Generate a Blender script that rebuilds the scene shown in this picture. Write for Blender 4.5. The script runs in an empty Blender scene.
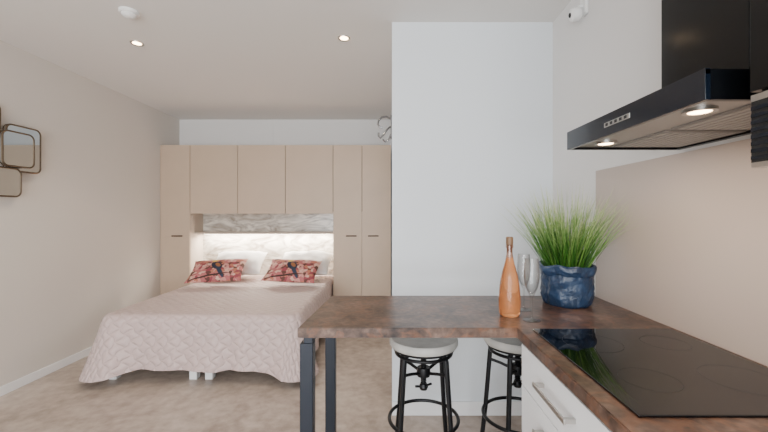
import bpy, bmesh, math, random
from mathutils import Vector, Matrix, noise
random.seed(7)
S=bpy.context.scene
COL=S.collection
def lin(c):
    return tuple(((v/255)/12.92 if v/255<=0.04045 else ((v/255+0.055)/1.055)**2.4) for v in c)+(1,)
# ---------------- materials
def newmat(name):
    m=bpy.data.materials.new(name); m.use_nodes=True
    nt=m.node_tree; b=nt.nodes['Principled BSDF']
    return m,nt,b
def mat(name,rgb,rough=0.5,metal=0.0,coat=0.0,emit=0,trans=0,spec=0.5,var=0.0,vscale=8,bump=0,bscale=60):
    m,nt,b=newmat(name)
    c=lin(rgb)
    b.inputs['Base Color'].default_value=c
    b.inputs['Roughness'].default_value=rough
    b.inputs['Metallic'].default_value=metal
    b.inputs['Coat Weight'].default_value=coat
    b.inputs['Transmission Weight'].default_value=trans
    b.inputs['Specular IOR Level'].default_value=spec
    if emit:
        b.inputs['Emission Color'].default_value=c; b.inputs['Emission Strength'].default_value=emit
    if var or bump:
        tc=nt.nodes.new('ShaderNodeTexCoord')
    if var:
        n=nt.nodes.new('ShaderNodeTexNoise'); n.inputs['Scale'].default_value=vscale; n.inputs['Detail'].default_value=6
        nt.links.new(tc.outputs['Object'],n.inputs['Vector'])
        r=nt.nodes.new('ShaderNodeValToRGB')
        r.color_ramp.elements[0].position=0.3; r.color_ramp.elements[1].position=0.7
        r.color_ramp.elements[0].color=tuple(v*(1-var) for v in c[:3])+(1,)
        r.color_ramp.elements[1].color=tuple(min(1,v*(1+var)) for v in c[:3])+(1,)
        nt.links.new(n.outputs['Fac'],r.inputs['Fac']); nt.links.new(r.outputs['Color'],b.inputs['Base Color'])
    if bump:
        n2=nt.nodes.new('ShaderNodeTexNoise'); n2.inputs['Scale'].default_value=bscale; n2.inputs['Detail'].default_value=4
        nt.links.new(tc.outputs['Object'],n2.inputs['Vector'])
        bp=nt.nodes.new('ShaderNodeBump'); bp.inputs['Strength'].default_value=bump; bp.inputs['Distance'].default_value=0.01
        nt.links.new(n2.outputs['Fac'],bp.inputs['Height']); nt.links.new(bp.outputs['Normal'],b.inputs['Normal'])
    return m
def mottled(name,cols,scale,rough,fine=40,bump=0.05,dist=0.6,vein=None,spread=.24,spec=.5):
    m,nt,b=newmat(name)
    b.inputs['Specular IOR Level'].default_value=spec
    tc=nt.nodes.new('ShaderNodeTexCoord')
    n=nt.nodes.new('ShaderNodeTexNoise'); n.inputs['Scale'].default_value=scale; n.inputs['Detail'].default_value=10
    n.inputs['Roughness'].default_value=0.65; n.inputs['Distortion'].default_value=dist
    nt.links.new(tc.outputs['Object'],n.inputs['Vector'])
    n2=nt.nodes.new('ShaderNodeTexNoise'); n2.inputs['Scale'].default_value=fine; n2.inputs['Detail'].default_value=6
    nt.links.new(tc.outputs['Object'],n2.inputs['Vector'])
    mx=nt.nodes.new('ShaderNodeMix'); mx.data_type='FLOAT'; mx.inputs[0].default_value=0.35
    nt.links.new(n.outputs['Fac'],mx.inputs[2]); nt.links.new(n2.outputs['Fac'],mx.inputs[3])
    r=nt.nodes.new('ShaderNodeValToRGB'); cr=r.color_ramp
    k=len(cols)
    while len(cr.elements)<k: cr.elements.new(0.5)
    for i,c in enumerate(cols):
        cr.elements[i].position=0.5-spread/2+spread*i/(k-1); cr.elements[i].color=lin(c)
    nt.links.new(mx.outputs[0],r.inputs['Fac']); out=r.outputs['Color']
    if vein:
        nv=nt.nodes.new('ShaderNodeTexNoise'); nv.inputs['Scale'].default_value=vein[1]; nv.inputs['Detail'].default_value=8; nv.inputs['Distortion'].default_value=0.8
        nt.links.new(tc.outputs['Object'],nv.inputs['Vector'])
        s_=nt.nodes.new('ShaderNodeMath'); s_.operation='SUBTRACT'; s_.inputs[1].default_value=.5; nt.links.new(nv.outputs['Fac'],s_.inputs[0])
        a_=nt.nodes.new('ShaderNodeMath'); a_.operation='ABSOLUTE'; nt.links.new(s_.outputs[0],a_.inputs[0])
        mr=nt.nodes.new('ShaderNodeMapRange'); mr.inputs['From Min'].default_value=0; mr.inputs['From Max'].default_value=.035
        mr.inputs['To Min'].default_value=vein[2]; mr.inputs['To Max'].default_value=0; nt.links.new(a_.outputs[0],mr.inputs['Value'])
        mc=nt.nodes.new('ShaderNodeMix'); mc.data_type='RGBA'; nt.links.new(mr.outputs['Result'],mc.inputs[0]); nt.links.new(out,mc.inputs[6])
        mc.inputs[7].default_value=lin(vein[0]); out=mc.outputs[2]
    nt.links.new(out,b.inputs['Base Color'])
    b.inputs['Roughness'].default_value=rough
    bp=nt.nodes.new('ShaderNodeBump'); bp.inputs['Strength'].default_value=bump; bp.inputs['Distance'].default_value=0.01
    nt.links.new(n2.outputs['Fac'],bp.inputs['Height']); nt.links.new(bp.outputs['Normal'],b.inputs['Normal'])
    return m
M={}
M['wall_l']=mat('paint_warm_grey',(212,205,197),0.7,bump=0.03,bscale=120)
M['wall_p']=mat('paint_white_daylit',(218,223,227),0.7,bump=0.03,bscale=120)  # window daylight's cool cast on the partition is put into this colour
M['wall_r']=mat('paint_white',(222,220,218),0.7,bump=0.03,bscale=120)
M['ceil']=mat('ceiling_paint',(228,225,221),0.8,bump=0.02,bscale=150)
M['trim']=mat('trim_white',(232,232,232),0.4)
M['floor']=mottled('stone_vinyl_floor',[(136,121,109),(174,159,147),(202,189,178)],2.4,0.36,fine=16,dist=.3,spread=.34)
M['counter']=mottled('rust_stone_laminate',[(30,23,20),(66,49,41),(88,69,59),(116,94,82)],6,0.3,fine=40,dist=.5,vein=((122,80,54),7,.45),spread=.25,spec=.4)
M['cab']=mat('cabinet_white_lacquer',(232,234,236),0.3)
M['gap']=mat('shadow_gap_dark',(40,40,42),0.8)
M['ward']=mat('wardrobe_beige_laminate',(192,170,148),0.45,var=0.04,vscale=3)
M['wardin']=mat('wardrobe_carcass',(205,190,174),0.5)
M['handle']=mat('handle_bronze',(60,52,46),0.35,0.8)
M['steel']=mat('brushed_steel',(190,188,184),0.3,1.0)
M['chrome']=mat('chrome',(150,150,152),0.12,1.0)
M['black']=mat('hood_black_gloss',(6,7,8),0.16,spec=.3)
M['blackm']=mat('black_matte',(16,17,19),0.45)
M['hood']=mat('hood_black_satin',(9,11,14),0.28,spec=.3)
M['hoodfront']=mat('hood_front_glass',(14,21,31),0.12,spec=.5)
M['filter']=mat('filter_aluminium',(172,168,163),0.42,0.4)
M['filterg']=mat('filter_groove',(140,136,131),0.5,0.4)
M['glassblk']=mat('ceramic_glass_black',(4,4,5),0.02,spec=.5)
M['mark']=mat('hob_print',(24,25,27),0.4)
M['splash']=mat('backsplash_taupe',(184,168,157),0.3)
M['leg']=mat('steel_navy_black',(22,29,40),0.45,0.3)
M['stoolm']=mat('stool_iron',(18,19,22),0.4,0.4)
M['seat']=mat('stool_seat_grey_wood',(180,178,172),0.5,var=0.15,vscale=14)
M['white']=mat('plastic_white',(236,236,234),0.4)
M['bulb']=mat('lamp_emitter_warm',(255,216,168),emit=22)
M['led']=mat('led_emitter',(255,244,225),emit=16)
M['pot']=mat('navy_fabric',(32,52,78),0.36,var=0.4,vscale=14,bump=0.6,bscale=40)
M['linen']=mat('white_linen',(224,220,216),0.85,bump=0.3,bscale=9)
M['base']=mat('bed_base_fabric',(206,203,200),0.8)
M['mirror']=mat('mirror_glass',(200,208,212),0.02,1.0)
M['frame']=mat('mirror_frame_bronze',(96,82,66),0.35,0.7)
M['wframe']=mat('window_frame',(235,235,235),0.4)
def thin_glass(name,tint=(1,1,1,1),lo=0.08,hi=.6,edge=.6):
    m=bpy.data.materials.new(name); m.use_nodes=True; nt=m.node_tree
    for n in list(nt.nodes): nt.nodes.remove(n)
    o=nt.nodes.new('ShaderNodeOutputMaterial'); mx=nt.nodes.new('ShaderNodeMixShader')
    t=nt.nodes.new('ShaderNodeBsdfTransparent'); g=nt.nodes.new('ShaderNodeBsdfGlossy'); lw=nt.nodes.new('ShaderNodeLayerWeight')
    g.inputs['Roughness'].default_value=0.03
    lw.inputs['Blend'].default_value=0.2
    mt=nt.nodes.new('ShaderNodeMix'); mt.data_type='RGBA'; nt.links.new(lw.outputs['Facing'],mt.inputs[0])
    mt.inputs[6].default_value=tint; mt.inputs[7].default_value=tuple(v*edge for v in tint[:3])+(1,); nt.links.new(mt.outputs[2],t.inputs['Color'])
    mr=nt.nodes.new('ShaderNodeMapRange'); mr.inputs['To Min'].default_value=lo; mr.inputs['To Max'].default_value=hi
    nt.links.new(lw.outputs['Facing'],mr.inputs['Value']); nt.links.new(mr.outputs['Result'],mx.inputs['Fac'])
    nt.links.new(t.outputs[0],mx.inputs[1]); nt.links.new(g.outputs[0],mx.inputs[2]); nt.links.new(mx.outputs[0],o.inputs['Surface'])
    return m
M['glass']=thin_glass('clear_glass',(0.985,0.99,0.99,1),.03,.4,.45)
M['neckglass']=thin_glass('bottle_neck_glass',(0.85,0.62,0.5,1),0.08)
m,nt,b=newmat('orange_liquor'); b.inputs['Base Color'].default_value=lin((236,164,108)); b.inputs['Roughness'].default_value=0.02
b.inputs['Transmission Weight'].default_value=0.78; b.inputs['IOR'].default_value=1.34; M['liquor']=m
# grass
m,nt,b=newmat('grass_blades'); a=nt.nodes.new('ShaderNodeVertexColor'); a.layer_name='Col'
nt.links.new(a.outputs['Color'],b.inputs['Base Color']); b.inputs['Roughness'].default_value=0.45
tl=nt.nodes.new('ShaderNodeBsdfTranslucent'); nt.links.new(a.outputs['Color'],tl.inputs['Color'])
mxs=nt.nodes.new('ShaderNodeMixShader'); mxs.inputs[0].default_value=.3
nt.links.new(b.outputs[0],mxs.inputs[1]); nt.links.new(tl.outputs[0],mxs.inputs[2]); nt.links.new(mxs.outputs[0],nt.nodes['Material Output'].inputs['Surface']); M['grass']=m
# print panel
m,nt,b=newmat('feather_print_panel'); tc=nt.nodes.new('ShaderNodeTexCoord'); mp=nt.nodes.new('ShaderNodeMapping')
mp.inputs['Rotation'].default_value=(0,math.radians(35),0); mp.inputs['Scale'].default_value=(1.2,1,3.2)
w=nt.nodes.new('ShaderNodeTexNoise'); w.inputs['Scale'].default_value=2.2; w.inputs['Detail'].default_value=7; w.inputs['Distortion'].default_value=2.6
r=nt.nodes.new('ShaderNodeValToRGB'); r.color_ramp.elements[0].position=0.34; r.color_ramp.elements[0].color=lin((150,138,126))
r.color_ramp.elements[1].position=0.62; r.color_ramp.elements[1].color=lin((228,220,208))
nt.links.new(tc.outputs['Object'],mp.inputs[0]); nt.links.new(mp.outputs[0],w.inputs['Vector']); nt.links.new(w.outputs['Fac'],r.inputs['Fac'])
nt.links.new(r.outputs['Color'],b.inputs['Base Color']); b.inputs['Roughness'].default_value=0.2; M['print']=m
# quilt
m,nt,b=newmat('quilted_bedspread'); b.inputs['Roughness'].default_value=0.5; b.inputs['Base Color'].default_value=lin((196,174,170))
b.inputs['Sheen Weight'].default_value=0.15
uv=nt.nodes.new('ShaderNodeUVMap'); sp=nt.nodes.new('ShaderNodeSeparateXYZ'); nt.links.new(uv.outputs[0],sp.inputs[0])
def mth(op,a_,b_=None,c_=None):
    n=nt.nodes.new('ShaderNodeMath'); n.operation=op
    for i,v in enumerate((a_,b_,c_)):
        if v is None: continue
        if isinstance(v,(int,float)): n.inputs[i].default_value=v
        else: nt.links.new(v,n.inputs[i])
    return n.outputs[0]
k=math.pi/0.07
wob=mth('MULTIPLY',mth('SINE',mth('MULTIPLY',sp.outputs[1],2*k)),0.3)
p1=mth('ABSOLUTE',mth('SINE',mth('ADD',mth('MULTIPLY',mth('ADD',sp.outputs[0],sp.outputs[1]),k*0.7),wob)))
p2=mth('ABSOLUTE',mth('SINE',mth('ADD',mth('MULTIPLY',mth('SUBTRACT',sp.outputs[0],sp.outputs[1]),k*0.7),wob)))
hgt=mth('POWER',mth('MULTIPLY',p1,p2),0.5)
bp=nt.nodes.new('ShaderNodeBump'); bp.inputs['Strength'].default_value=0.8; bp.inputs['Distance'].default_value=0.012
nt.links.new(hgt,bp.inputs['Height']); nt.links.new(bp.outputs['Normal'],b.inputs['Normal']); M['quilt']=m
# floral pillow
m,nt,b=newmat('floral_bird_print'); tc=nt.nodes.new('ShaderNodeTexCoord')
v=nt.nodes.new('ShaderNodeTexVoronoi'); v.inputs['Scale'].default_value=26
nz=nt.nodes.new('ShaderNodeTexNoise'); nz.inputs['Scale'].default_value=12; nz.inputs['Detail'].default_value=3
ad=nt.nodes.new('ShaderNodeVectorMath'); ad.operation='MULTIPLY_ADD'; ad.inputs[1].default_value=(0.09,0.09,0.09)
nt.links.new(tc.outputs['Object'],nz.inputs['Vector']); nt.links.new(nz.outputs['Color'],ad.inputs[0]); nt.links.new(tc.outputs['Object'],ad.inputs[2])
nt.links.new(ad.outputs[0],v.inputs['Vector'])
sc=nt.nodes.new('ShaderNodeSeparateColor'); nt.links.new(v.outputs['Color'],sc.inputs[0])
r=nt.nodes.new('ShaderNodeValToRGB'); cr=r.color_ramp; cr.interpolation='CONSTANT'
for i,(p,c) in enumerate([(0,(180,104,104)),(0.22,(206,144,136)),(0.42,(146,66,76)),(0.53,(216,176,158)),(0.68,(96,60,54)),(0.82,(186,116,92))]):
    if i<2: e=cr.elements[i]; e.position=p
    else: e=cr.elements.new(p)
    e.color=lin(c)
nt.links.new(sc.outputs[0],r.inputs['Fac'])
sp=nt.nodes.new('ShaderNodeSeparateXYZ'); nt.links.new(tc.outputs['Object'],sp.inputs[0])
cur=r.outputs['Color']
def ell(cx,cy,rx,ry,ang,col):
    global cur
    ca,sa=math.cos(ang),math.sin(ang)
    dx=mth('SUBTRACT',sp.outputs[0],cx); dy=mth('SUBTRACT',sp.outputs[1],cy)
    u=mth('DIVIDE',mth('ADD',mth('MULTIPLY',dx,ca),mth('MULTIPLY',dy,sa)),rx)
    w_=mth('DIVIDE',mth('SUBTRACT',mth('MULTIPLY',dy,ca),mth('MULTIPLY',dx,sa)),ry)
    q=mth('LESS_THAN',mth('ADD',mth('MULTIPLY',u,u),mth('MULTIPLY',w_,w_)),1.0)
    mx=nt.nodes.new('ShaderNodeMix'); mx.data_type='RGBA'; nt.links.new(q,mx.inputs[0]); nt.links.new(cur,mx.inputs[6])
    mx.inputs[7].default_value=lin(col); cur=mx.outputs[2]
ell(0.0,0.02,0.085,0.05,-0.9,(42,44,62)); ell(0.05,-0.07,0.10,0.022,-1.0,(44,58,78)); ell(-0.04,0.115,0.04,0.03,0.3,(206,160,62))
ell(0.01,0.03,0.045,0.022,-0.9,(150,96,60)); ell(-0.04,-0.13,0.2,0.010,0.15,(60,42,38))
nt.links.new(cur,b.inputs['Base Color']); b.inputs['Roughness'].default_value=0.8; M['floral']=m

# ---------------- geometry helpers
def finish(name,bm,mat_,smooth=False,parent=None,loc=None):
    me=bpy.data.meshes.new(name); bmesh.ops.recalc_face_normals(bm,faces=bm.faces); bm.to_mesh(me); bm.free()
    me.materials.append(mat_)
    if smooth:
        for p in me.polygons: p.use_smooth=True
        try: me.set_sharp_from_angle(angle=math.radians(40))
        except Exception: pass
    o=bpy.data.objects.new(name,me); COL.objects.link(o)
    if loc is not None: o.location=loc
    if parent is not None:
        o.parent=parent; o.matrix_parent_inverse=Matrix.Translation(-parent.location)
    return o
def empty(name,loc):
    e=bpy.data.objects.new(name,None); e.location=Vector(loc); e.empty_display_size=0.1; COL.objects.link(e); return e
def box(name,x0,x1,y0,y1,z0,z1,m_,parent=None,bev=0.0,seg=2):
    c=Vector(((x0+x1)/2,(y0+y1)/2,(z0+z1)/2)); bm=bmesh.new()
    bmesh.ops.create_cube(bm,size=1)
    for v in bm.verts: v.co=Vector((v.co.x*(x1-x0),v.co.y*(y1-y0),v.co.z*(z1-z0)))
    if bev: bmesh.ops.bevel(bm,geom=bm.edges[:],offset=bev,segments=seg,affect='EDGES',profile=0.5)
    return finish(name,bm,m_,False,parent,c)
def lathe(name,prof,m_,loc,parent=None,n=40,rot=None,close=False):
    bm=bmesh.new(); rings=[]
    for r_,z_ in prof:
        if r_<1e-5: rings.append([bm.verts.new((0,0,z_))])
        else: rings.append([bm.verts.new((r_*math.cos(2*math.pi*i/n),r_*math.sin(2*math.pi*i/n),z_)) for i in range(n)])
    for a_,b_ in zip(rings,rings[1:]):
        for i in range(n):
            j=(i+1)%n
            if len(a_)==1 and len(b_)==1: continue
            if len(a_)==1: bm.faces.new((a_[0],b_[i],b_[j]))
            elif len(b_)==1: bm.faces.new((a_[i],a_[j],b_[0]))
            else: bm.faces.new((a_[i],a_[j],b_[j],b_[i]))
    if rot: bmesh.ops.transform(bm,matrix=rot,verts=bm.verts)
    return finish(name,bm,m_,True,parent,Vector(loc))
def tube(name,pts,rad,m_,parent=None,n=10,closed=False,flat=1.0):
    pts=[Vector(p) for p in pts]; c=sum(pts,Vector())/len(pts)
    bm=bmesh.new(); rings=[]; N=len(pts); up=None
    for i,p in enumerate(pts):
        if closed: t=(pts[(i+1)%N]-pts[i-1])
        else: t=pts[min(i+1,N-1)]-pts[max(i-1,0)]
        t.normalize()
        if up is None:
            up=Vector((0,0,1)) if abs(t.z)<0.9 else Vector((1,0,0))
        s=t.cross(up).normalized(); up=s.cross(t).normalized()
        r_=rad[i] if isinstance(rad,(list,tuple)) else rad
        rings.append([bm.verts.new(p-c+s*math.cos(2*math.pi*k_/n)*r_+up*math.sin(2*math.pi*k_/n)*r_*flat) for k_ in range(n)])
    R=range(N) if closed else range(N-1)
    for i in R:
        a_,b_=rings[i],rings[(i+1)%N]
        for k_ in range(n): bm.faces.new((a_[k_],a_[(k_+1)%n],b_[(k_+1)%n],b_[k_]))
    if not closed: bm.faces.new(rings[0]); bm.faces.new(rings[-1])
    return finish(name,bm,m_,True,parent,c)
def poly_extrude(name,pts,z0,z1,m_,bev=0,parent=None):
    bm=bmesh.new(); vs=[bm.verts.new((x,y,z0)) for x,y in pts]; f=bm.faces.new(vs)
    g=bmesh.ops.extrude_face_region(bm,geom=[f])
    for v in g['geom']:
        if isinstance(v,bmesh.types.BMVert): v.co.z=z1
    if bev: bmesh.ops.bevel(bm,geom=bm.edges[:],offset=bev,segments=2,affect='EDGES')
    return finish(name,bm,m_,False,parent)
def smoothprof(ctrl,n=6):
    out=[]
    P=[Vector((a,b_,0)) for a,b_ in ctrl]
    for i in range(len(P)-1):
        p0=P[max(i-1,0)];p1=P[i];p2=P[i+1];p3=P[min(i+2,len(P)-1)]
        for k_ in range(n):
            t=k_/n
            q=.5*((2*p1)+(p2-p0)*t+(2*p0-5*p1+4*p2-p3)*t*t+(3*p1-p0-3*p2+p3)*t**3)
            out.append((max(q.x,0),q.y))
    out.append(ctrl[-1]); return out
XL,XR,YB,YR,H=-2.86,1.065,4.98,-2.4,2.60
YP=2.45
# ---------------- room
box('floor',XL-.15,XR+.15,YR-.15,YB+.15,-.1,0,M['floor'])
box('ceiling',XL-.15,XR+.15,YR-.15,YB+.15,H,H+.1,M['ceil'])
box('wall_left',XL-.15,XL,YR,YB,0,H,M['wall_l'])
box('wall_right',XR,XR+.15,YR,YB,0,H,M['wall_r'])
box('wall_back',XL,0,YB,YB+.15,0,H,M['wall_r'])
box('wall_partition',0.0,XR,YP,YB,0,H,M['wall_p'])
wr=empty('wall_rear',(-.9,YR-.07,1.3))
box('sill_part',XL,XR,YR-.15,YR,0,.12,M['wall_l'],wr); box('lintel',XL,XR,YR-.15,YR,2.42,H,M['wall_l'],wr)
box('pier_left',XL,XL+.2,YR-.15,YR,.12,2.42,M['wall_l'],wr); box('pier_right',XR-.2,XR,YR-.15,YR,.12,2.42,M['wall_l'],wr)
wn=empty('window_1',(-.9,YR-.07,1.27))
xs=[XL+.2+i*(XR-XL-.4)/4 for i in range(5)]
for i,x in enumerate(xs):
    a0=max(x-.03,XL+.2); a1=min(x+.03,XR-.2)
    box('mullion_%d'%i,a0,a1,YR-.1,YR-.05,.12,2.42,M['wframe'],wn)
box('rail_top',XL+.2,XR-.2,YR-.1,YR-.05,2.36,2.42,M['wframe'],wn); box('rail_bottom',XL+.2,XR-.2,YR-.1,YR-.05,.12,.18,M['wframe'],wn)
box('baseboard_left',XL,XL+.012,YR,4.55,0,.07,M['trim'],bev=.003)
box('baseboard_partition',0.0,XR,YP-.012,YP,0,.09,M['trim'],bev=.003)
box('trim_1',-1.61,-1.60,YB-.006,YB,2.2,H,M['wall_r'])
# ---------------- wardrobe
YW=4.56; wd=empty('built_in_wardrobe',(-1.4,4.75,1.1)); ZT=2.18; ZN=1.34; g=.003
xa,xb,xc,xd,xe=-2.858,-2.49,-.727,-.37,-.012
box('carcass_left',xa,xb,YW+.022,YB-.005,.0,ZT,M['wardin'],wd)
box('carcass_right',xc,xe,YW+.022,YB-.005,.0,ZT,M['wardin'],wd)
box('carcass_top',xb,xc,YW+.022,YB-.005,ZN,ZT,M['wardin'],wd)
box('door_left',xa+.001,xb-g,YW,YW+.02,.08,ZT,M['ward'],wd,.0015)
wu=(xc-xb)/3
for i in range(3): box('upper_door_%d'%(i+1),xb+i*wu+g,xb+(i+1)*wu-g,YW,YW+.02,ZN-.005,ZT,M['ward'],wd,.0015)
box('door_right_1',xc+g,xd-g,YW,YW+.02,.08,ZT,M['ward'],wd,.0015)
box('door_right_2',xd+g,xe-g,YW,YW+.02,.08,ZT,M['ward'],wd,.0015)
box('door_gap_shade',xa+.002,xe-.002,YW+.0195,YW+.0225,ZN+.02,ZT-.01,M['gap'],wd)  # thin dark sheet standing in for the shade between the doors
box('niche_back',xb,xc,4.88,4.90,.0,ZN,M['print'],wd)
box('niche_shelf',xb,xc,4.66,4.88,1.075,1.095,M['wardin'],wd)
box('niche_led_strip',xb+.05,xc-.05,4.80,4.815,1.066,1.0748,M['led'],wd)
for i,hx in enumerate((-2.64,-.50,-.23)):
    tube('handle_%d'%(i+1),[(hx-.065,YW-.02,1.06),(hx+.065,YW-.02,1.06)],.007,M['handle'],wd)
    for s in (-.05,.05): tube('handle_post',[(hx+s,YW-.02,1.06),(hx+s,YW+.002,1.06)],.005,M['handle'],wd)
# ---------------- bed
bd=empty('double_bed',(-1.54,3.9,.3)); bx0,bx1,by0,by1=-2.30,-.77,2.97,4.85; bm_=(bx0+bx1)/2
for i,(a0,a1) in enumerate(((bx0,bm_-.008),(bm_+.008,bx1))):
    box('box_spring_%d'%i,a0,a1,by0,by1,.12,.30,M['base'],bd,.02,3)
    box('mattress_%d'%i,a0,a1,by0,by1,.30,.50,M['linen'],bd,.04,4)
    for lx in (a0+.055,a1-.055):
        for ly in (by0+.03,by1-.1): box('leg',lx-.03,lx+.03,ly-.03,ly+.03,0,.13,M['trim'],bd,.004)
def bedspread():
    r=.05; x0,x1,y0,y1=-2.32+.04,-.75-.04,2.93+.05,4.83; zt=.53; rc=.05
    P=[]
    def seg(a,b_,n_,nv):
        for i in range(n_): t=i/n_; P.append((a[0]+(b_[0]-a[0])*t,a[1]+(b_[1]-a[1])*t,nv[0],nv[1]))
    def arc(cx,cy,a0,n_=14):
        for i in range(n_):
            a=a0+math.pi/2*i/n_; P.append((cx+rc*math.cos(a),cy+rc*math.sin(a),math.cos(a),math.sin(a)))
    seg((x0+rc,y0),(x1-rc,y0),150,(0,-1)); arc(x1-rc,y0+rc,-math.pi/2)
    seg((x1,y0+rc),(x1,y1),160,(1,0)); seg((x1,y1),(x0,y1),60,(0,1)); seg((x0,y1),(x0,y0+rc),160,(-1,0)); arc(x0+rc,y0+rc,math.pi)
    N=len(P); cx,cy=(x0+x1)/2,(y0+y1)/2
    bm=bmesh.new(); uvl=bm.loops.layers.uv.new('UVMap'); uvd={}
    rings=[]
    for k_ in range(1,23):
        t=k_/22; R=[]
        for (px,py,nx,ny) in P:
            x=cx+(px-cx)*t; y=cy+(py-cy)*t
            z=zt+.012*noise.noise(Vector((x*3,y*3,0)))*(1-t**6)
            v=bm.verts.new((x,y,z)); uvd[v]=(x,y); R.append(v)
        rings.append(R)
    for k_ in range(1,27):
        R=[]; 
        for i,(px,py,nx,ny) in enumerate(P):
            dc=min(math.hypot(px-x0,py-y0),math.hypot(px-x1,py-y0)); corner=max(0,1-dc/.30)**1.2
            T=.452+.055*corner+.014*noise.noise(Vector((i*.05,3,0)))
            if ny>.5: T=.06
            d=T*k_/26
            if d<r*math.pi/2: out=r*math.sin(d/r); dn=r*(1-math.cos(d/r))
            else: out=r; dn=r+d-r*math.pi/2
            q=dn/.45
            fold=.020*math.sin(i*.17+2.5*noise.noise(Vector((i*.03,0,0))))*q**1.4+.026*noise.noise(Vector((i*.06,q*1.5,5)))*q
            out+=.045*q+fold+.10*corner*q
            if ny>.5: out=min(out,.01)
            if py>4.45 and abs(nx)>.5: out=min(out,.045)
            x=px+nx*out; y=py+ny*out; v=bm.verts.new((x,y,zt-dn)); uvd[v]=(px+nx*d,py+ny*d); R.append(v)
        rings.append(R)
    c=bm.verts.new((cx,cy,zt)); uvd[c]=(cx,cy)
    for i in range(N): bm.faces.new((c,rings[0][i],rings[0][(i+1)%N]))
    for A,B in zip(rings,rings[1:]):
        for i in range(N): bm.faces.new((A[i],A[(i+1)%N],B[(i+1)%N],B[i]))
    for f in bm.faces:
        for l in f.loops: l[uvl].uv=uvd[l.vert]
    o=finish('bedspread',bm,M['quilt'],True,bd)
    for p in o.data.polygons: p.use_smooth=True
    return o
bedspread()
def pillow(name,w_,h_,t_,m_,loc,tilt,yaw=0,roll=0,wr_=.008):
    n=30; bm=bmesh.new(); G=[{},{}]
    for s in (0,1):
        for i in range(n+1):
            for j in range(n+1):
                u=-1+2*i/n; v=-1+2*j/n
                if s==1 and (i in(0,n) or j in(0,n)): G[1][i,j]=G[0][i,j]; continue
                x=w_/2*u*(1-.07*(1-abs(v)**2)*abs(u)**3); y=h_/2*v*(1-.09*(1-abs(u)**2)*abs(v)**3)
                z=t_/2*(max(0,(1-abs(u)**2.6)*(1-abs(v)**2.6)))**.55
                z+=wr_*noise.noise(Vector((x*9,y*9,loc[0])))*(1 if z>0.005 else 0)
                G[s][i,j]=bm.verts.new((x,y,z if s==0 else -z))
    for s in (0,1):
        for i in range(n):
            for j in range(n):
                q=(G[s][i,j],G[s][i+1,j],G[s][i+1,j+1],G[s][i,j+1])
                try: bm.faces.new(q)
                except Exception: pass
    o=finish(name,bm,m_,True,None,Vector(loc))
    for p in o.data.polygons: p.use_smooth=True
    o.rotation_euler=(math.radians(tilt),math.radians(roll),math.radians(yaw)); return o
pillow('bed_pillow',.62,.44,.20,M['linen'],(-1.91,4.60,.72),30,4,0,.02)
pillow('bed_pillow',.66,.44,.20,M['linen'],(-1.08,4.60,.72),30,-4,0,.02)
pillow('throw_pillow',.60,.38,.13,M['floral'],(-1.98,4.20,.688),32,6,-2)
pillow('throw_pillow',.60,.38,.13,M['floral'],(-1.13,4.20,.688),32,-4,2)
# ---------------- counter with bar
ct=empty('kitchen_counter',(.6,1.2,.88))
poly_extrude('worktop',[(-.357,1.395),(.47,1.395),(.47,-.3),(XR-.002,-.3),(XR-.002,1.95),(-.318,1.95)],.862,.90,M['counter'],.003,ct)
cb=empty('base_cabinet',(.78,.5,.45))
box('carcass',.50,XR-.004,-.29,1.375,.10,.860,M['cab'],cb)
box('plinth',.55,XR-.004,-.29,1.36,0.0,.10,M['cab'],cb)
box('gap_shadow',.4985,.5005,-.28,1.365,.11,.858,M['gap'],cb)
ys=[-.28,.17,.77,1.372]
for i in range(3):
    for j,(z0,z1) in enumerate(((.105,.40),(.404,.70),(.704,.85))):
        y0,y1=ys[i]+.002,ys[i+1]-.002
        box('drawer_front_%d_%d'%(i,j),.48,.4985,y0,y1,z0,z1,M['cab'],cb,.0015)
        ym=(y0+y1)/2; zh=z1-.062
        box('drawer_handle_%d_%d'%(i,j),.446,.452,ym-.11,ym+.11,zh-.008,zh+.008,M['steel'],cb,.002)
        for s in (-.10,.10): box('handle_post',.45,.481,ym+s-.006,ym+s+.006,zh-.006,zh+.006,M['steel'],cb)
bl=empty('bar_table_frame',(-.31,1.65,.43))
box('leg_front',-.352,-.302,1.41,1.46,0,.835,M['leg'],bl,.003)
box('leg_back',-.338,-.288,1.87,1.92,0,.835,M['leg'],bl,.003)
box('top_rail',-.338,-.302,1.41,1.92,.835,.861,M['leg'],bl,.003)
hb=empty('induction_hob',(.78,1.07,.903))
box('glass_top',.52,1.035,.78,1.37,.900,.906,M['glassblk'],hb,.0015)
def ring(name,cx,cy,r_,z_,par):
    prof=[(r_-.0006,0),(r_-.0006,.0002),(r_,.0002),(r_,0)]
    lathe(name,prof,M['mark'],(cx,cy,z_),par,64)
ring('zone_1',.66,1.22,.09,.906,hb); ring('zone_2',.90,1.22,.07,.906,hb); ring('zone_3',.66,.95,.07,.906,hb); ring('zone_4',.90,.95,.09,.906,hb)
box('backsplash',XR-.008,XR-.0005,-.3,1.92,.9005,1.553,M['splash'])
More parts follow.
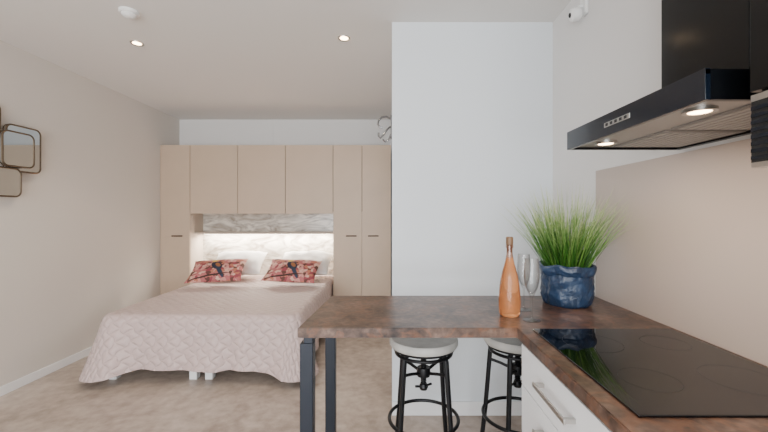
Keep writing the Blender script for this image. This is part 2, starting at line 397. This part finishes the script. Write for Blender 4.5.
# ---------------- hood
hd=empty('range_hood',(.9,1.06,1.6)); hx0,hx1,hy0,hy1,hz0,hz1=.643,XR-.009,.76,1.36,1.565,1.628
t=.012
box('top_plate',hx0+.001,hx1,hy0,hy1,hz1-.01,hz1,M['hood'],hd)
box('front_glass',hx0,hx0+t,hy0,hy1,hz0,hz1+.002,M['hoodfront'],hd,.001)
box('side_near',hx0+t,hx1,hy0,hy0+t,hz0,hz1-.01,M['hood'],hd)
box('side_far',hx0+t,hx1,hy1-t,hy1,hz0,hz1-.01,M['hood'],hd)
box('back_rail',hx1-.02,hx1,hy0+t,hy1-t,hz0,hz1-.01,M['hood'],hd)
box('underside_panel',hx0+t,hx1-.02,hy0+t,hy1-t,hz0+.008,hz0+.014,M['filter'],hd)
for i,(a0,a1) in enumerate(((.80,1.05),(1.07,1.32))):
    box('grease_filter_%d'%i,.79,hx1-.03,a0,a1,hz0+.003,hz0+.009,M['filterg'],hd,.002)
    for k_ in range(9):
        xx=.80+k_*.024
        box('filter_slat',xx,xx+.016,a0+.015,a1-.015,hz0+.0015,hz0+.0035,M['filter'],hd)
for i,(lx,ly) in enumerate(((.715,.86),(.722,1.25))):
    lathe('lamp_rim',[(.024,0),(.034,0),(.034,.008),(.024,.008)],M['steel'],(lx,ly,hz0+.001),hd,32)
    lathe('lamp_disc',[(0,0),(.023,0),(.023,.004),(0,.004)],M['bulb'],(lx,ly,hz0+.002),hd,32)
box('control_panel',hx0-.0015,hx0+.001,1.0,1.12,1.590,1.604,M['steel'],hd,.0005)
for k_ in range(5): box('button',hx0-.003,hx0,1.012+k_*.022,1.022+k_*.022,1.593,1.601,M['blackm'],hd)
box('chimney',.88,XR-.001,.912,1.21,hz1,H-.001,M['black'],hd,.002)
# ---------------- black wall cabinet beside hood
wc=empty('wall_cabinet',(.86,.4,1.9))
box('carcass',.685,XR-.001,.05,.685,1.55,2.3,M['blackm'],wc)
box('door_1',.666,.684,.37,.689,1.556,2.3,M['black'],wc,.001); box('door_2',.666,.684,.05,.366,1.556,2.3,M['black'],wc,.001)
box('light_rail',.668,XR-.001,.05,.689,1.538,1.55,M['steel'],wc)
box('vent_body',.669,XR-.009,.05,.689,1.425,1.538,M['blackm'],wc)
for k_ in range(8): box('vent_fin_%d'%k_,.666,.670,.052,.687,1.430+k_*.013,1.437+k_*.013,M['hoodfront'],wc)
box('bottom_trim',.668,XR-.009,.05,.688,1.416,1.425,M['steel'],wc)
# ---------------- stools
def stool(cx,cy,rotdeg):
    e=empty('bar_stool',(cx,cy,.35))
    lathe('seat',[(0,.655),(.15,.655),(.168,.66),(.175,.672),(.175,.69),(.168,.70),(.12,.703),(0,.700)],M['seat'],(cx,cy,0),e,48)
    lathe('seat_band',[(.150,.646),(.158,.646),(.160,.656),(.150,.656),(.150,.646)],M['stoolm'],(cx,cy,0),e,48)
    lathe('mount_plate',[(0,.636),(.07,.636),(.07,.655),(0,.655)],M['stoolm'],(cx,cy,0),e,32)
    prof=[(0,.44)]
    for i in range(46):
        z_=.44+i*.0044; prof.append((.0125 if i%2 else .0155,z_))
    prof.append((0,.64)); lathe('screw_spindle',prof,M['stoolm'],(cx,cy,0),e,20)
    lathe('hub',[(.016,.50),(.032,.50),(.036,.52),(.032,.545),(.016,.545)],M['stoolm'],(cx,cy,0),e,24)
    lathe('spindle_end',[(0,.425),(.018,.43),(.024,.445),(.018,.46),(0,.462)],M['stoolm'],(cx,cy,0),e,20)
    for k_ in range(2):
        a=math.radians(rotdeg+20+180*k_); tube('wing_%d'%k_,[(cx,cy,.445),(cx+.045*math.cos(a),cy+.045*math.sin(a),.452)],.006,M['stoolm'],e)
    R=.142
    tube('upper_ring',[(cx+R*math.cos(2*math.pi*i/40),cy+R*math.sin(2*math.pi*i/40),.625) for i in range(40)],.008,M['stoolm'],e,closed=True)
    R=.176
    tube('foot_ring',[(cx+R*math.cos(2*math.pi*i/48),cy+R*math.sin(2*math.pi*i/48),.285) for i in range(48)],.009,M['stoolm'],e,closed=True)
    for k_ in range(4):
        a=math.radians(rotdeg+45+90*k_); ca,sa=math.cos(a),math.sin(a)
        pr=[(.10,.640),(.132,.634),(.144,.61),(.150,.54),(.160,.42),(.172,.28),(.190,.12),(.205,.008)]
        tube('leg_%d'%(k_+1),[(cx+r_*ca,cy+r_*sa,z_) for r_,z_ in pr],.0125,M['stoolm'],e,8)
        tube('brace_%d'%(k_+1),[(cx+r_*ca,cy+r_*sa,z_) for r_,z_ in ((.03,.52),(.09,.535),(.150,.545))],.008,M['stoolm'],e,8)
        lathe('foot_%d'%(k_+1),[(0,0),(.017,0),(.017,.012),(0,.012)],M['blackm'],(cx+.205*ca,cy+.205*sa,0),e,16)
stool(.162,1.90,0); stool(.655,1.93,12)
# ---------------- bottle
bt=empty('liquor_bottle',(.4986,1.57,1.05)); bz=.9005
bp_=[(0,.004),(.02,.002),(.036,0)]+smoothprof([(.040,.004),(.0435,.025),(.0448,.06),(.043,.10),(.038,.145),(.030,.185),(.0205,.218),(.0150,.245)])+[(0,.246)]
lathe('body',bp_,M['liquor'],(.4986,1.57,bz),bt,64)
lathe('neck',[(.0150,.2445),(.0128,.262),(.012,.285),(.0125,.29)],M['neckglass'],(.4986,1.57,bz),bt,32)
lathe('lip',[(.012,.285),(.0155,.287),(.0155,.297),(.012,.299)],M['neckglass'],(.4986,1.57,bz),bt,32)
lathe('stopper',[(0,.268),(.010,.268),(.0105,.299),(.015,.300),(.015,.330),(.012,.333),(0,.333)],mat('stopper_wood',(110,84,60),.5),(.4986,1.57,bz),bt,32)
def flute(cx,cy,sc=1.0):
    e=empty('champagne_flute',(cx,cy,1.0))
    outer=smoothprof([(.012,.006),(.0045,.014),(.0035,.05),(.004,.090),(.010,.105),(.021,.128),(.028,.155),(.0305,.185),(.029,.215),(.0262,.250)])
    inner=smoothprof([(.0252,.250),(.028,.215),(.0293,.185),(.0265,.155),(.0195,.13),(.008,.112),(0,.108)])
    pr=[(0,.001),(.034,.0005),(.034,.003)]+outer+inner
    lathe('glass',[(r_*sc,z_) for r_,z_ in pr],M['glass'],(cx,cy,bz),e,48)
flute(.590,1.655,.95); flute(.5625,1.49,1.0)
# ---------------- plant
px,py=.838,1.775
pe=empty('potted_grass',(px,py,1.0))
def pot():
    prof=[(0,0),(.098,0),(.106,.01),(.112,.06),(.115,.11),(.117,.145),(.122,.150),(.126,.165),(.124,.183),(.118,.192),(.112,.186),(.109,.165),(.106,.15),(0,.15)]
    n=90; bm=bmesh.new(); rings=[]
    pf=[]
    for (r0,z0),(r1,z1) in zip(prof,prof[1:]):
        for k_ in range(4): pf.append((r0+(r1-r0)*k_/4,z0+(z1-z0)*k_/4))
    for r_,z_ in pf:
        ring_=[]
        for i in range(n):
            a=2*math.pi*i/n
            d=.010*noise.noise(Vector((math.cos(a)*2.6,math.sin(a)*2.6,z_*22)))+.006*noise.noise(Vector((math.cos(a)*7,math.sin(a)*7,z_*45)))
            dz=.014*noise.noise(Vector((math.cos(a)*2,math.sin(a)*2,9))) if z_>.14 and r_>.105 else 0
            rr=max(.0005,r_+d*min(1,r_/.1)); ring_.append(bm.verts.new((rr*math.cos(a),rr*math.sin(a),max(0,z_+dz))))
        rings.append(ring_)
    for A,B in zip(rings,rings[1:]):
        for i in range(n): bm.faces.new((A[i],A[(i+1)%n],B[(i+1)%n],B[i]))
    o=finish('fabric_pot',bm,M['pot'],True,pe,Vector((px,py,bz)))
    for p in o.data.polygons: p.use_smooth=True
pot()
def grass():
    bm=bmesh.new(); cl=bm.loops.layers.color.new('Col')
    for k_ in range(800):
        a=random.uniform(0,2*math.pi); rr=.085*math.sqrt(random.random())
        lean=random.random()**.75; L=random.uniform(.25,.45)*(1-.10*lean)
        a2=a+random.uniform(-.6,.6)
        p=Vector((px+rr*math.cos(a),py+rr*math.sin(a),bz+.15)); ang=.06+lean*.55*(rr/.085*.6+.4)
        bend=random.uniform(.15,1.2)*lean
        side=Vector((-math.sin(a2),math.cos(a2),0)); w0=random.uniform(.0009,.0019); n=8; prev=None
        g0=random.choice([(112,160,84),(140,180,104),(92,140,72),(170,198,134),(126,172,98)]); tip=(228,232,206)
        tw=random.uniform(0,3.1); side=side*math.cos(tw)+Vector((math.cos(a2),math.sin(a2),0))*math.sin(tw)
        for i in range(n+1):
            t_=i/n; w_=w0*(1-t_**3)+.0002
            q=Vector((min(p.x,XR-.014),min(p.y,2.3),p.z))
            cur_=(bm.verts.new(q-side*w_),bm.verts.new(q+side*w_))
            if prev:
                f=bm.faces.new((prev[0],prev[1],cur_[1],cur_[0]))
                m_=max(0,(t_-.4)/.6); c=lin(tuple(g0[j]*(1-m_)+tip[j]*m_ for j in range(3)))
                for l in f.loops: l[cl]=c
            prev=cur_
            th=ang+bend*t_**2
            p=p+Vector((math.sin(th)*math.cos(a2),math.sin(th)*math.sin(a2),math.cos(th)))*L/n
    me=bpy.data.meshes.new('grass'); bm.to_mesh(me); bm.free(); me.materials.append(M['grass'])
    o=bpy.data.objects.new('grass',me); COL.objects.link(o); o.parent=pe; o.matrix_parent_inverse=Matrix.Translation(-pe.location)
grass()
# ---------------- ceiling fittings
def downlight(cx,cy):
    e=empty('recessed_downlight',(cx,cy,H-.005))
    lathe('ring_body',[(.030,-.002),(.044,-.006),(.046,-.001)],M['steel'],(cx,cy,H-.0005),e,32)
    lathe('lamp_disc',[(0,-.002),(.030,-.002),(.030,-.0005)],M['bulb'],(cx,cy,H-.0005),e,32)
    l=bpy.data.lights.new('downlight_lamp','SPOT'); l.energy=32; l.color=(1,.84,.66); l.spot_size=math.radians(120); l.spot_blend=.8; l.shadow_soft_size=.04
    o=bpy.data.objects.new('downlight_lamp',l); o.location=(cx,cy,H-.02); COL.objects.link(o); o.parent=e; o.matrix_parent_inverse=Matrix.Translation(-e.location)
downlight(-1.895,2.75); downlight(-.346,2.67)
sd=empty('smoke_detector',(-1.645,2.315,H-.02))
lathe('base',[(0,-.001),(.055,-.001),(.055,-.014),(.048,-.02),(0,-.02)],M['white'],(-1.645,2.315,H),sd,40)
lathe('sensor_head',[(.04,-.02),(.042,-.026),(.032,-.038),(.015,-.042),(0,-.042)],M['white'],(-1.645,2.315,H),sd,40)
al=empty('wall_alarm_sensor',(XR-.04,2.03,2.46))
box('bracket',XR-.02,XR-.0005,2.0,2.06,2.42,2.52,M['white'],al,.006)
tube('arm',[(XR-.01,2.03,2.47),(XR-.04,2.03,2.465),(XR-.055,2.03,2.44)],.010,M['white'],al)
RX=Matrix.Rotation(math.radians(-100),4,'Y')
lathe('head',[(0,.035),(.02,.034),(.032,.026),(.036,.01),(.036,-.012),(.03,-.02),(0,-.02)],M['white'],(XR-.06,2.02,2.42),al,32,rot=RX)
lathe('lens',[(0,.038),(.012,.036),(.014,.033)],M['gap'],(XR-.0605,2.02,2.42),al,24,rot=RX)
# ---------------- chrome coat hook
hk=empty('coat_hook',(-.03,3.2,2.08))
box('plate',-.012,-.0005,3.17,3.23,1.98,2.18,M['chrome'],hk,.004)
tube('hook_upper',[(-.008,3.2,2.15),(-.05,3.19,2.17),(-.09,3.18,2.16),(-.115,3.18,2.13),(-.12,3.18,2.10),(-.105,3.18,2.075),(-.08,3.18,2.07)],.008,M['chrome'],hk)
tube('hook_middle',[(-.008,3.2,2.09),(-.04,3.19,2.06),(-.075,3.18,2.01),(-.10,3.18,1.98),(-.115,3.18,2.0),(-.115,3.18,2.03)],.008,M['chrome'],hk)
tube('hook_lower',[(-.008,3.2,2.02),(-.03,3.2,1.97),(-.06,3.2,1.955),(-.08,3.2,1.975)],.008,M['chrome'],hk)
# ---------------- wall mirrors
wm=empty('wall_mirror_cluster',(XL+.03,2.8,1.75))
def rmir(nm,y0,y1,z0,z1,off):
    cy,cz=(y0+y1)/2,(z0+z1)/2; hw,hh=(y1-y0)/2,(z1-z0)/2; rc=.04; pts=[]
    for (sx,sz,a0) in ((1,1,0),(-1,1,90),(-1,-1,180),(1,-1,270)):
        for k_ in range(9):
            a=math.radians(a0+k_*90/8); pts.append((sx*(hw-rc)+rc*math.cos(a),sz*(hh-rc)+rc*math.sin(a)))
    X=XL+off
    W=[(X,cy+u,cz+v_) for u,v_ in pts]
    tube(nm+'_frame',W,.007,M['frame'],wm,8,closed=True)
    bk=[(X-.022,cy+u*1.0,cz+v_*1.0) for u,v_ in pts]
    tube(nm+'_back_frame',bk,.004,M['frame'],wm,8,closed=True)
    for k_ in (4,13,22,31): tube(nm+'_spacer',[W[k_],bk[k_]],.003,M['frame'],wm,6)
    bm=bmesh.new(); f=bm.faces.new([bm.verts.new((0,p[1]-cy,p[2]-cz)) for p in W])
    g_=bmesh.ops.extrude_face_region(bm,geom=[f])
    for v_ in g_['geom']:
        if isinstance(v_,bmesh.types.BMVert): v_.co.x=-.005
    finish(nm+'_glass',bm,M['mirror'],False,wm,Vector((X+.002,cy,cz)))
    box(nm+'_standoff',XL,X-.003,cy-.02,cy+.02,cz-.02,cz+.02,M['frame'],wm)
rmir('upper_left',2.46,2.67,1.90,2.12,.03)
rmir('middle',2.62,2.85,1.68,1.93,.10)
rmir('right',2.69,2.95,1.65,1.99,.055)
rmir('lower',2.54,2.79,1.46,1.665,.06)
# ---------------- lights
def area(name,loc,rot,sx,sy,en,col,par=None):
    l=bpy.data.lights.new(name,'AREA'); l.shape='RECTANGLE'; l.size=sx; l.size_y=sy; l.energy=en; l.color=col
    o=bpy.data.objects.new(name,l); o.location=loc; o.rotation_euler=rot; COL.objects.link(o)
    if par: o.parent=par; o.matrix_parent_inverse=Matrix.Translation(-par.location)
    return o
area('window_daylight',(-.9,YR-.3,1.35),(math.radians(90),0,0),3.6,2.3,285,(.95,.975,1.0))
area('shelf_led_light',(-1.61,4.78,1.064),(math.radians(12),0,0),1.6,.02,32,(1,.93,.82),wd)
area('hood_lamp_1',(.715,.86,hz0-.002),(0,0,0),.05,.05,2.0,(1,.84,.68),hd)
area('hood_lamp_2',(.722,1.25,hz0-.002),(0,0,0),.05,.05,2.0,(1,.84,.68),hd)
W=bpy.data.worlds.new('World'); S.world=W; W.use_nodes=True
bg=W.node_tree.nodes['Background']; bg.inputs[0].default_value=(.85,.92,1,1); bg.inputs[1].default_value=1.8
# ---------------- camera
cd=bpy.data.cameras.new('Camera'); cam=bpy.data.objects.new('Camera',cd); COL.objects.link(cam)
cd.sensor_width=36; cd.lens=370/768*36; cd.shift_x=-8/768; cd.shift_y=-2/768; cd.clip_start=.02
cam.location=(0,0,1.33); cam.rotation_euler=(math.radians(90),0,0); S.camera=cam
